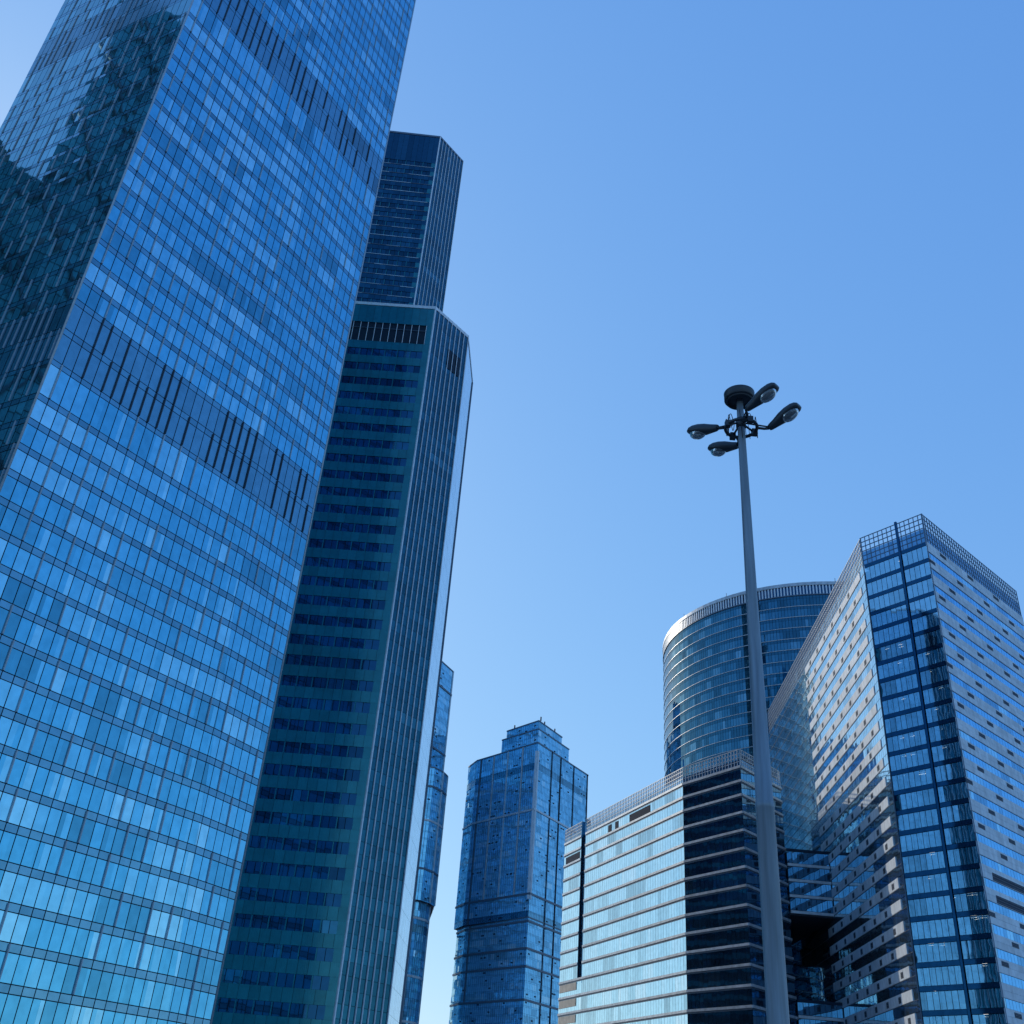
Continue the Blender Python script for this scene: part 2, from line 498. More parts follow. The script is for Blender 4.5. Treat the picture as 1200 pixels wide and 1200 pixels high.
# ------------------------------------------------------------------ teal ribbon-window tower
def teal_tower(name, label, poly, H, mech, loc, upper):
    T = thing(name, label, "office tower", loc)
    F = faces_of(poly)
    c = MB(); c.prism(inset(poly, 0.25), 0, H - 0.6, "frame_dark", topmat="roof_felt"); c.build("core_wall", T)
    front, side = F[0], F[1]
    pitch = 3.9
    margin = 1.35
    z = H
    # cornice
    cap = MB()
    for f in F: f.box(cap, -0.05, f.L + 0.05, H - 0.75, H, -0.3, 0.12, "rib_metal" if not upper else "frame_grey")
    cap.build("cornice", T)
    rows = []
    if not upper:
        rows.append((144.2, 149.4, 'mech'))
        zt = 142.1
    else:
        zt = H - 13.0
    while zt > 4:
        rows.append((zt - 1.85, zt, 'n')); zt -= pitch
    zprev = H - 0.75
    for (z0, z1, kd) in rows:
        w = MB(); s = MB()
        # spandrel from z1 up to zprev, on all faces
        for f in F:
            if f is side: continue
            f.row(s, z1 + 0.02, zprev - 0.02, 1.6, "teal_panel" if not upper else "slab_glass", 0.025, 0.0, 0.004, lambda i: rnd.uniform(0.3, 0.7))
        for f in F:
            if f is side: continue
            m1 = margin if f is front else 0.6
            # piers at the row ends
            f.pane(s, f.L - m1, f.L, z0 - 0.0, z1, "teal_panel", 0.5)
            f.pane(s, 0, 0.6, z0, z1, "teal_panel", 0.5)
            tn = room_tones(80, 0.12, 0.3, 0.6, 0.9)
            if kd == 'mech':
                f.row(w, z0, z1, 1.55, "frame_dark", 0.04, -0.2, 0, 0.3, 0.6, f.L - m1)
                n = round((f.L - m1 - 0.6) / 1.55)
                for k in range(n + 1):
                    u = 0.6 + (f.L - m1 - 0.6) * k / n
                    f.box(w, u - 0.05, u + 0.05, z0, z1, -0.2, 0.0, "rib_metal")
                f.box(w, 0.6, f.L - m1, z1 - 1.55, z1 - 1.45, -0.19, -0.05, "frame_grey")
            else:
                f.row(w, z0, z1, 1.3, "slab_glass" if upper else "dark_window_glass", 0.05, -0.1, 0.012, lambda i: tn[i], 0.6, f.L - m1)
                n = round((f.L - m1 - 0.6) / 2.6)
                for k in range(n + 1):
                    u = 0.6 + (f.L - m1 - 0.6) * k / n
                    f.box(w, u - 0.09, u + 0.09, z0, z1, -0.12, -0.02, "teal_panel")
            if upper:
                u = 0.0
                while u < f.L - 1.0:
                    u1 = min(f.L - 0.8, u + rnd.uniform(1.5, 6))
                    f.box(s, u, u1, z0 - 0.3, z0 - 0.12, -0.05, 0.1, rnd.choice(("frame_grey", "fin_metal", "fin_metal")), rnd.uniform(0.1, 0.9)); u = u1 + 0.02
        s.build("spandrel_band", T); w.build("window_row", T)
        zprev = z0
    s = MB()
    for f in F:
        if f is not side: f.row(s, 0, zprev - 0.02, 3.0, "teal_panel", 0.03)
    s.build("base_cladding", T)
    # ribbed chamfer
    zz = H - 0.75; k = 0
    while zz > 3:
        g_ = MB(); tn = room_tones(20, 0.1, 0.35)
        side.row(g_, zz - 1.95, zz - 0.03, 1.39, "rib_glass", 0.06, 0, 0.006, lambda i: tn[i])
        side.row(g_, zz - pitch + 0.03, zz - 1.99, 1.39, "rib_glass" , 0.06, 0, 0.006, lambda i: 0.25 + 0.2 * rnd.random())
        g_.build("chamfer_glazing", T)
        zz -= pitch
    n = 8
    for k in range(n + 1):
        u = side.L * k / n
        r = MB(); wd = 0.26 if k == 0 else 0.12
        side.box(r, u - wd / 2, u + wd / 2, 0.5, H, -0.1, 0.2, "rib_metal")
        r.build("rib", T)
    if not upper:
        v = MB()
        for k in range(3):
            uu = 5.35 + k * 1.39
            side.box(v, uu + 0.1, uu + 1.2, 141.9, 147.0, 0.01, 0.12, "frame_dark")
        v.build("louvre", T)
        # far silvery flank
        fl = F[2]
        for k in range(int((H - 4) / pitch)):
            zt = H - 0.8 - k * pitch
            g_ = MB(); fl.row(g_, zt - pitch + 0.04, zt, 2.0, "silver_glass", 0.03, 0.02, 0.004, lambda i: rnd.uniform(0.4, 0.8))
            g_.build("flank_glazing", T)
        r = MB(); fl.box(r, fl.L - 0.2, fl.L + 0.1, 0, H - 0.8, -0.1, 0.22, "frame_grey"); r.build("edge_fin", T)

teal_tower("office_tower", "dark teal office tower with rows of ribbon windows and a chamfer of pale vertical ribs", [(-75, 167.2), (-20, 166.3), (-12.9, 174.8), (-11.8, 190.4), (-20, 206), (-75, 206)], 155.0, True, (-20, 170, 0), False)
teal_tower("office_tower", "dark slab tower with ribbed edge rising above and behind the teal tower", [(-82, 213.4), (-32.1, 215.3), (-24.9, 224.2), (-29, 252), (-82, 252)], 272.4, False, (-40, 220, 0), True)

def reflection_slab():  # unseen building added so the low block's corner reflects something dark
    T = thing("office_tower", "plain dark slab behind the teal tower, mirrored in the low block's dark corner", "office tower", (-58, 273, 0))
    poly = [(-82, 254.5), (-33, 254.5), (-36, 294), (-82, 294)]
    F = faces_of(poly); H = 158.0
    c = MB(); c.prism(inset(poly, 0.3), 0, H, "frame_dark", topmat="roof_felt"); c.build("core_wall", T)
    z = H
    while z > 6:
        w, b_ = MB(), MB()
        for f in F:
            tn = room_tones(60, 0.1, 0.4)
            f.row(w, z - 3.9, z - 1.4, 1.5, "dark_window_glass", 0.06, 0, 0.012, lambda i: tn[i])
            f.row(b_, z - 1.36, z - 0.02, 3.0, "teal_panel", 0.03, 0, 0.004, lambda i: rnd.uniform(0.3, 0.7))
        w.build("window_row", T); b_.build("spandrel_band", T); z -= 3.9
reflection_slab()

# ------------------------------------------------------------------ pair of residential towers far off
def curtain(F, mbw, mbs, z0, z1, w, mat, tones, gap=0.06, tilt=0.012, sp=0.0):
    for f in F:
        tn = room_tones(80, *tones)
        f.row(mbw, z0 + 0.03, z1 - sp - 0.05, w, mat, gap, 0, tilt, lambda i: tn[i])
        if sp: f.row(mbs, z1 - sp - 0.01, z1 - 0.03, w, mat, gap, 0, 0.003, lambda i: rnd.uniform(0.2, 0.5))

def residential(name, label, loc, blocks, bands, piers, pitch=3.35):
    T = thing(name, label, "skyscraper", loc)
    for (poly, z0, z1) in blocks:
        F = faces_of(poly)
        c = MB(); c.prism(inset(poly, 0.2), z0, z1 - 0.3, "frame_dark", topmat="roof_felt"); c.build("core_wall", T)
        z = z1
        while z > z0 + 0.5:
            zb = max(z0, z - pitch)
            w = MB()
            dark = any(abs((z + zb) / 2 - b) < pitch / 2 for b, k in bands if k == 'dark')
            curtain(F, w, w, zb, z, 1.5, "louvre_panel" if dark else "residential_glass", (0.16, 0.3, 0.6, 1.0), 0.085, 0.02, 0.75)
            # balcony and opening lights here and there
            for f in F:
                for k in range(int(f.L / 7)):
                    u = rnd.uniform(1, f.L - 1.6)
                    if rnd.random() < 0.4: f.box(w, u, u + 1.3, zb + 0.9, zb + 1.5, 0.0, 0.14, "frame_dark")
            w.build("storey_glazing", T)
            z = zb
        for b, k in bands:
            if z0 < b < z1 and k != 'dark':
                g_ = MB()
                for f in F: f.box(g_, -0.2, f.L + 0.2, b - 0.45, b + 0.45, -0.1, 0.35, "ledge_metal" if k == 'pale' else "frame_grey")
                g_.build("string_course", T)
        cp = MB()
        for f in F: f.box(cp, -0.1, f.L + 0.1, z1 - 0.35, z1 + 0.25, -0.5, 0.2, "frame_grey")
        cp.build("parapet", T)
        for (fi, uf, zz0, zz1, wd, mt) in piers:
            if fi < len(F) and zz0 < z1 and zz1 > z0:
                f = F[fi]; p_ = MB()
                f.box(p_, uf * f.L - wd / 2, uf * f.L + wd / 2, max(zz0, z0), min(zz1, z1), -0.1, 0.32, mt)
                p_.build("pier", T)
    return T

def shrink(poly, k, c):
    return [(c[0] + (x - c[0]) * k, c[1] + (y - c[1]) * k) for x, y in poly]
mid = [(-8.0, 535.8), (22.3, 499.5), (52.6, 546.1), (20, 590), (-12.5, 548)]
cor = Vector((22.3, 499.5))
fl = Face(mid[0], mid[1]); fr = Face(mid[1], mid[2])
def crown(l, r, ins):
    p1 = fl.p(fl.L - l, 0, -ins); p2 = fl.p(fl.L, 0, -ins); f2 = fr.p(0, 0, -ins)
    c_ = (cor + (-(fl.n) - fr.n) * ins)
    q = fr.p(r, 0, -ins)
    bk = (Vector(p1[:2]) + Vector(q[:2]) - c_)
    return [p1[:2], (c_.x, c_.y), q[:2], (bk.x, bk.y)]
bands = [(141.7, 'pale'), (102.4, 'grey'), (90.3, 'grey'), (78.6, 'grey'), (71.0, 'grey'), (57.3, 'grey'), (45, 'grey'), (33, 'grey'), (163.5, 'dark'), (92.5, 'dark')]
piers = [(0, 0.08, 57, 175, 0.7, "frame_grey"), (0, 0.30, 102, 175, 0.7, "ledge_metal"), (0, 0.53, 102, 175, 0.7, "ledge_metal"), (0, 0.77, 102, 175, 0.7, "ledge_metal"),
         (0, 0.985, 100, 171, 1.3, "stone_panel"), (1, 0.015, 100, 171, 1.3, "stone_panel"), (1, 0.27, 0, 176, 0.6, "frame_dark"), (1, 0.44, 0, 176, 0.6, "frame_dark"), (1, 0.70, 0, 176, 0.6, "frame_dark"), (1, 0.98, 0, 176, 0.6, "frame_dark")]
lower = [(-6.6, 536.3), (22.3, 499.5), (52.6, 546.1), (20, 590), (-10.8, 548)]
Tm = residential("residential_tower", "stepped blue glass tower with a pale corner pier, standing free in the middle", (20, 540, 0),
    [(lower, 0, 92.0), (mid, 92.0, 175.3), (crown(28.5, 33.5, 0.4), 175.3, 182.7), (crown(26.5, 27.5, 1.6), 182.7, 187.5)], bands, piers)
# roof-edge davits
for u in (-21, -1, 9, 20):
    d_ = MB(); q = fl.p(fl.L + u, 0, -2) if u < 0 else fr.p(u, 0, -2)
    d_.tube([(q[0], q[1], 187.5), (q[0], q[1], 189.6)], 0.35, "frame_dark", 8); d_.build("roof_davit", Tm)
up = [(-39, 468), (-23.7, 499.4), (-48, 516), (-66, 484)]
# corner between the hidden front and the visible right flank
upF = [(-66, 478), (-30.4, 485.2), (-23.7, 499.4), (-30, 570), (-75, 560)]
lw = [(-68, 476), (-27.2, 486.8), (-23.2, 493.0), (-21.2, 499.2), (-28, 572), (-77, 562)]
base = [(-66, 478), (-28.0, 489.5), (-24.6, 494.0), (-23.2, 499.4), (-29.5, 570), (-75, 560)]
residential("residential_tower", "slim far tower mostly hidden behind the teal tower's silvery edge", (-30, 500, 0),
    [(base, 0, 93.4), (lw, 93.4, 154.3), (upF, 154.3, 209.5)], [(196.6, 'grey'), (164.5, 'grey'), (129, 'pale'), (107, 'grey'), (86, 'pale'), (83, 'dark'), (62, 'pale'), (44, 'pale'), (145, 'grey')],
    [(1, 0.97, 93, 210, 0.8, "ledge_metal"), (2, 0.97, 0, 154, 0.6, "ledge_metal")])

# ------------------------------------------------------------------ curved tower
def curved():
    T = thing("curved_office_tower", "curved glass tower with thin white floor lines and a white louvred crown", "office tower", (110, 350, 0))
    cx, cy, r = 120.45, 364.94, 56.6
    H = 174.6
    def pt(az): return (cx + r * math.sin(math.radians(az)), cy + r * math.cos(math.radians(az)))
    # azimuth of the outward normal
    A0, A1, N = -60, -166 - 2, 40
    azs = [-60 + (-(192 - 60 - 0)) * i / N for i in range(N + 1)]  # -60 .. -192
    arc = [pt(a_) for a_ in azs]
    arc = [q for q in arc if True]
    poly = arc + [(114.6, 314.6), (150, 350), (140, 400)]
    # arc goes left (-60) to the right-hand end
    nar = len(arc)
    F = faces_of(poly)
    c = MB(); c.prism(inset(poly, 0.3), 0, H - 2.0, "frame_dark", topmat="roof_felt"); c.build("core_wall", T)
    pitch = 4.0; z = H - 5.0; k = 0
    while z > 2:
        zb = z - pitch
        w, b = MB(), MB()
        for i, f in enumerate(F):
            tn = room_tones(40, 0.12, 0.4, 0.6, 0.9)
            f.row(w, zb + 0.3, z - 1.15, 1.1 if i < nar else 1.6, "curved_glass", 0.05, 0, 0.008, lambda j: tn[j])
            f.row(w, z - 1.1, z - 0.05, 1.1 if i < nar else 1.6, "curved_glass", 0.05, 0, 0.004, lambda j: 0.2)
            f.box(b, 0, f.L, zb - 0.0, zb + 0.16, -0.2, 0.16, "white_band")
        w.build("storey_glazing", T); b.build("floor_line", T)
        z = zb; k += 1
    cr = MB()
    for i, f in enumerate(F[:nar]):
        f.box(cr, 0, f.L, H - 1.2, H, -0.5, 0.3, "ledge_metal")
        f.box(cr, 0, f.L, H - 5.0, H - 4.6, -0.4, 0.25, "frame_grey")
        n = 3
        for j in range(n):
            f.box(cr, f.L * (j + 0.2) / n, f.L * (j + 0.65) / n, H - 4.6, H - 1.2, -0.1, 0.15, "white_band")
        f.row(cr, H - 4.6, H - 1.2, 2, "dark_window_glass", 0, -0.15, 0)
    cr.build("crown_screen", T)
    for k in (9, 15, 22, 34):
        f = F[k]; q = f.p(0.5, 0, -0.4); ae = MB()
        ae.tube([(q[0], q[1], H - 0.1), (q[0], q[1], H + 1.6)], 0.09, "frame_grey", 6)
        ae.box(q[0] - 0.3, q[1] - 0.3, H - 0.05, q[0] + 0.3, q[1] + 0.3, H + 0.35, "frame_grey")
        ae.build("roof_aerial", T)
    en = MB()
    for f in F[nar:]:
        f.row(en, H - 5.0, H - 2.0, 1.6, "curved_glass", 0.06)
    en.build("end_parapet", T)
curved()

# ------------------------------------------------------------------ screens of open lattice
def lattice(F, T, z0, z1, zsolid, cell=1.25, mat="lattice_metal", glassmat="screen_glass", solid_glass=True):
    g_ = MB()
    for f in F:
        n = max(2, round(f.L / cell))
        for i in range(n + 1):
            u = f.L * i / n
            f.box(g_, u - 0.06, u + 0.06, z0, z1, -0.22, 0.0, mat)
        m_ = max(2, round((z1 - z0) / cell))
        for j in range(m_ + 1):
            z = z0 + (z1 - z0) * j / m_
            f.box(g_, 0, f.L, z - 0.09, z + 0.09, -0.16, -0.04, mat)
        if zsolid > z0: f.row(g_, z0 + 0.05, zsolid, cell, glassmat, 0.08, -0.1, 0.01, lambda i: rnd.uniform(0.3, 0.7))
    g_.build("roof_screen", T)

# ------------------------------------------------------------------ low banded office block
def banded():
    T = thing("office_block", "low office block with pale floor ledges wrapping a dark corner, linked to the striped block", "office block", (50, 270, 0))
    P0, P1, P2, P3, P4 = (24.9, 328.6), (29.0, 316.6), (30.0, 313.6), (49.2, 258.2), (60.0, 240.9)
    P5 = (73.6, 255.3)
    H = 87.8
    poly = [P0, P1, P2, P3, P4, P5, (80, 300), (45, 350)]
    F = faces_of(poly)
    screen0 = 83.7
    cp_ = inset(poly, 0.3); nn = F[1].n
    q1, q2 = Vector(P1) + F[1].d * 0.1, Vector(P2) - F[1].d * 0.1
    notch = [tuple(q1 - nn * 0.3), tuple(q1 - nn * 3.0), tuple(q2 - nn * 3.0), tuple(q2 - nn * 0.3)]
    core = MB(); core.prism([cp_[0]] + notch + cp_[3:], 0, screen0 + 0.2, "frame_dark", topmat="roof_felt"); core.build("core_wall", T)
    tops = [83.7, 80.3, 76.9]
    while tops[-1] > 6: tops.append(tops[-1] - 4.17)
    for k in range(len(tops) - 1):
        zt, zb = tops[k], tops[k + 1]
        w, l = MB(), MB()
        for i, f in enumerate(F):
            if i == 1:
                if zt > 45: continue
            tn = room_tones(80, 0.1, 0.25, 0.6, 0.8)
            mt = "dark_tint_glass" if i in (3, 4) else "sky_glass"  # same glazing; the corner faces' dark reflection is put into a darker tint
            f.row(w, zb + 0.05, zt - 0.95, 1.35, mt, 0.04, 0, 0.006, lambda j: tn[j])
            if i == 2 and k == 0:
                for (u0, u1) in ((15.5, 17.5), (20.0, 22.0), (29, 41)): f.box(w, u0, u1, zb + 0.2, zt - 1.3, 0.02, 0.1, "vent_louvre")
            if i == 0 and k == 1: f.box(w, 1.5, f.L - 1, zb + 0.2, zt - 1.3, 0.02, 0.1, "vent_louvre")
            if i == 0 and zt < 46: f.box(w, 0.5, f.L - 0.4, zb + 1.2, zt - 1.0, 0.02, 0.12, "sun_warmed_panel")
            f.box(l, -0.02, f.L + 0.02, zt - 0.55, zt, -0.1, 0.22, "ledge_metal", rnd.uniform(0.3, 0.8))
            f.box(l, 0, f.L, zt - 0.93, zt - 0.55, -0.1, 0.05, "frame_grey")
        w.build("window_band", T); l.build("floor_ledge", T)
    sl = MB(); F[1].box(sl, 0.12, F[1].L - 0.12, 42, H - 0.5, -1.3, -1.1, "dark_tint_glass"); F[1].box(sl, -0.1, 0.1, 42, H, -1.3, 0.05, "dark_tint_glass"); F[1].box(sl, F[1].L - 0.1, F[1].L + 0.1, 42, H, -1.3, 0.05, "dark_tint_glass"); sl.build("recess_strip", T)
    lattice([F[0], F[2], F[3], F[4], F[5]], T, screen0 + 0.1, H, screen0 + 1.6, 1.0, "ledge_metal")
    return T
banded()

# ------------------------------------------------------------------ striped stone and glass block, right
def striped():
    T = thing("office_block", "office block striped with grey stone bands and ribbon windows under a lattice crown, far right", "office block", (100, 230, 0))
    B, A = (81.2, 202.6), (90.85, 190.2)
    Lf = (88.6, 323.4); Rr = (126.5, 221.6)
    H = 127.2
    poly = [Lf, B, A, Rr, (128, 330)]
    F = faces_of(poly)
    left, front, right = F[0], F[1], F[2]
    SC = 120.0
    pitch = 4.02
    # core, set well back behind the see-through front
    Bi, Ai = front.p(0.3, 0, -3.2)[:2], front.p(front.L - 0.5, 0, -3.2)[:2]
    corep = [(Lf[0] + 0.3, Lf[1] - 0.3), left.p(left.L - 4.0, 0, -0.3)[:2], Bi, Ai, right.p(3.5, 0, -0.3)[:2], (Rr[0] - 0.4, Rr[1] + 0.2), (127.5, 329.6)]
    c = MB(); c.prism(corep, 0, SC, "frame_dark", topmat="roof_felt"); c.build("core_wall", T)
    zt = SC; k = 0
    lights = []; vents = []
    while zt > 5:
        zb = zt - pitch
        w, st, sr, sl = MB(), MB(), MB(), MB()
        # front: tall clear panes above a dark spandrel
        tn = room_tones(20, 0.0, 0.2)
        for (u0, u1) in ((0.25, 8.85), (9.65, front.L - 0.1)):
            front.row(w, zb + 0.08, zt - 0.95, 1.2, "office_glass", 0.05, 0, 0.006, lambda j: tn[j], u0, u1)
            front.box(sl, u0, u1, zt - 0.85, zt + 0.02, -3.1, 0.03, "dark_window_glass")
        if rnd.random() < (0.35 if k < 6 else 0.9):
            for q in range(rnd.randint(1, 4)):
                u = rnd.uniform(1.0, front.L - 2.2)
                if 8.2 < u < 10.2: continue
                lights.append((front, u, zt - 1.05, rnd.uniform(-2.4, -0.8)))
        # left flank: stone bands with dark vents, glazed ends
        Ls, Le = left.L - 59.5, left.L - 3.2
        tl = room_tones(120, 0.12, 0.25)
        left.row(w, zb + 0.05, zt - 2.05, 1.35, "sky_glass", 0.04, 0, 0.006, lambda j: tl[j])
        left.row(w, zt - 2.0, zt - 0.05, 1.35, "sky_glass", 0.04, 0, 0.006, lambda j: 0.45, 0.0, Ls)
        left.row(w, zt - 2.0, zt - 0.05, 1.35, "sky_glass", 0.04, 0, 0.006, lambda j: 0.45, Le, left.L)
        left.box(sl, 0, left.L, zt - 2.06, zt - 1.99, -0.1, 0.06, "frame_grey")
        n = 14
        for j in range(n):
            u0, u1 = Ls + (Le - Ls) * j / n, Ls + (Le - Ls) * (j + 1) / n
            left.box(st, u0 + 0.015, u1 - 0.015, zt - 1.95, zt - 0.02, -0.1, 0.14, "stone_panel", rnd.uniform(0.35, 0.65))
        # right flank
        tr = room_tones(60, 0.1, 0.25)
        right.row(w, zb + 0.05, zt - 2.45, 1.35, "ribbon_glass", 0.04, 0, 0.006, lambda j: tr[j], 0.9, right.L)
        right.row(w, zb + 0.05, zt - 2.45, 1.0, "office_glass", 0.04, 0, 0.004, 0.4, 0.0, 0.85)
        n = 12
        for j in range(n):
            u0, u1 = right.L * j / n, right.L * (j + 1) / n
            right.box(sr, u0 + 0.015, u1 - 0.015, zt - 2.4, zt - 1.22, -0.1, 0.14, "stone_panel", rnd.uniform(0.35, 0.65))
            right.box(sr, u0 + 0.015, u1 - 0.015, zt - 1.19, zt - 0.02, -0.1, 0.14, "stone_panel", rnd.uniform(0.35, 0.65))
        front.box(sr, front.L - 0.09, front.L - 0.0, zt - 2.4, zt - 0.02, -0.1, 0.13, "stone_panel")
        off = (7.05, 0.8, 8.7, 2.9, 10.7, 4.6)[k % 6]
        if k in (17, 18):
            for (u0, u1) in ((4, 20), (24, 36)): vents.append((right, u0, u1, zt - 2.3, zt - 0.9))
        u = off
        while u < right.L - 2 and k not in (17, 18):
            vents.append((right, u - 1.4, u + 1.4, zt - 1.15, zt - 0.35)); u += 12.9
        u = Ls + 2 + (off * 0.62) % 8.0
        while u < Le - 2:
            vents.append((left, u - 0.75, u + 0.75, zt - 1.6, zt - 0.5)); u += 8.0
        for f in F[3:]:
            f.row(w, zb + 0.05, zt - 0.05, 2.7, "sky_glass", 0.05)
        w.build("window_band", T); st.build("stone_band", T); sr.build("stone_band", T); sl.build("floor_edge", T)
        zt = zb; k += 1
    vents.sort(key=lambda v: (Vector(v[0].p(v[1], v[3])) - Vector((0, 0, 1.7))).length)
    rest = MB()
    for i, (f, u0, u1, z0, z1) in enumerate(vents):
        mb = MB() if i < 100 else rest
        f.box(mb, u0, u1, z0, z1, 0.1, 0.17, "vent_louvre")
        for q in range(3):
            zz = z0 + (z1 - z0) * (q + 0.5) / 3
            f.box(mb, u0, u1, zz - 0.03, zz + 0.03, 0.17, 0.20, "frame_grey")
        if i < 100: mb.build("vent", T)
    stuff(rest.build("vent", T))
    lights.sort(key=lambda v: v[2], reverse=False)
    rest = MB()
    for i, (f, u, z, o_) in enumerate(lights):
        mb = MB() if i < 100 else rest
        f.box(mb, u, u + rnd.choice((0.9, 1.1, 0.2)), z, z + 0.03, o_, o_ + 0.07, "ceiling_lamp")
        if i < 100: mb.build("ceiling_light", T)
    if rest.v: stuff(rest.build("ceiling_light", T))
    m_ = MB(); front.box(m_, 9.0, 9.5, 0, H + 0.5, -0.3, 0.2, "dark_window_glass"); m_.build("centre_mullion", T)
    g_ = MB()
    for u in (0.0, front.L): 
        front.box(g_, u - 0.1, u + 0.1, 0, H, -0.12, 0.05, "lattice_metal")
    g_.build("corner_trim", T)
    lattice(F[:3], T, SC + 0.05, H, SC + 3.4, 1.15)
    return T
striped()

# ------------------------------------------------------------------ skybridges
def bridge(label, z0, z1, y0, y1, nb):
    T = thing("skybridge", label, "skybridge", (79, (y0 + y1) / 2, z0), "skybridges between the two office blocks")
    x0, x1 = 73.9, 84.0
    b = MB(); b.box(x0, y0 + 0.4, z0 + 0.3, x1 + 1.0, y1, z1 - 0.3, "frame_dark"); b.build("core_wall", T)
    f = Face((x0, y0), (x1 + 0.3, y0 + 0.3))
    h = (z1 - z0) / nb
    for k in range(nb):
        w = MB(); tn = room_tones(20, 0.1, 0.3)
        f.row(w, z0 + k * h + 0.75, z0 + (k + 1) * h - 0.1, 1.25, "dark_tint_glass", 0.05, 0.02, 0.008, lambda i: tn[i]); w.build("window_band", T)
        l = MB(); f.box(l, 0, f.L, z0 + k * h, z0 + k * h + 0.62, -0.3, 0.35, "ledge_metal"); l.build("floor_ledge", T)
    l = MB(); f.box(l, 0, f.L, z1 - 0.1, z1 + 0.5, -0.3, 0.3, "frame_dark"); l.build("parapet", T)
    s = MB(); s.box(x0, y0 + 0.5, z0 - 0.3, x1 + 1.0, y1, z0 + 0.28, "soffit_dark"); s.box(x0, y1 - 3, z0 - 4.4, x1 + 1.5, y1 - 0.02, z0 - 0.32, "soffit_dark"); s.build("soffit", T)
bridge("upper skybridge of banded glass with a dark soffit, joining the two right-hand office blocks", 53.4, 68.0, 255.2, 302.0, 4)
bridge("lower skybridge at the bottom edge, below the upper bridge's dark soffit", 20.4, 34.2, 255.2, 290.0, 4)

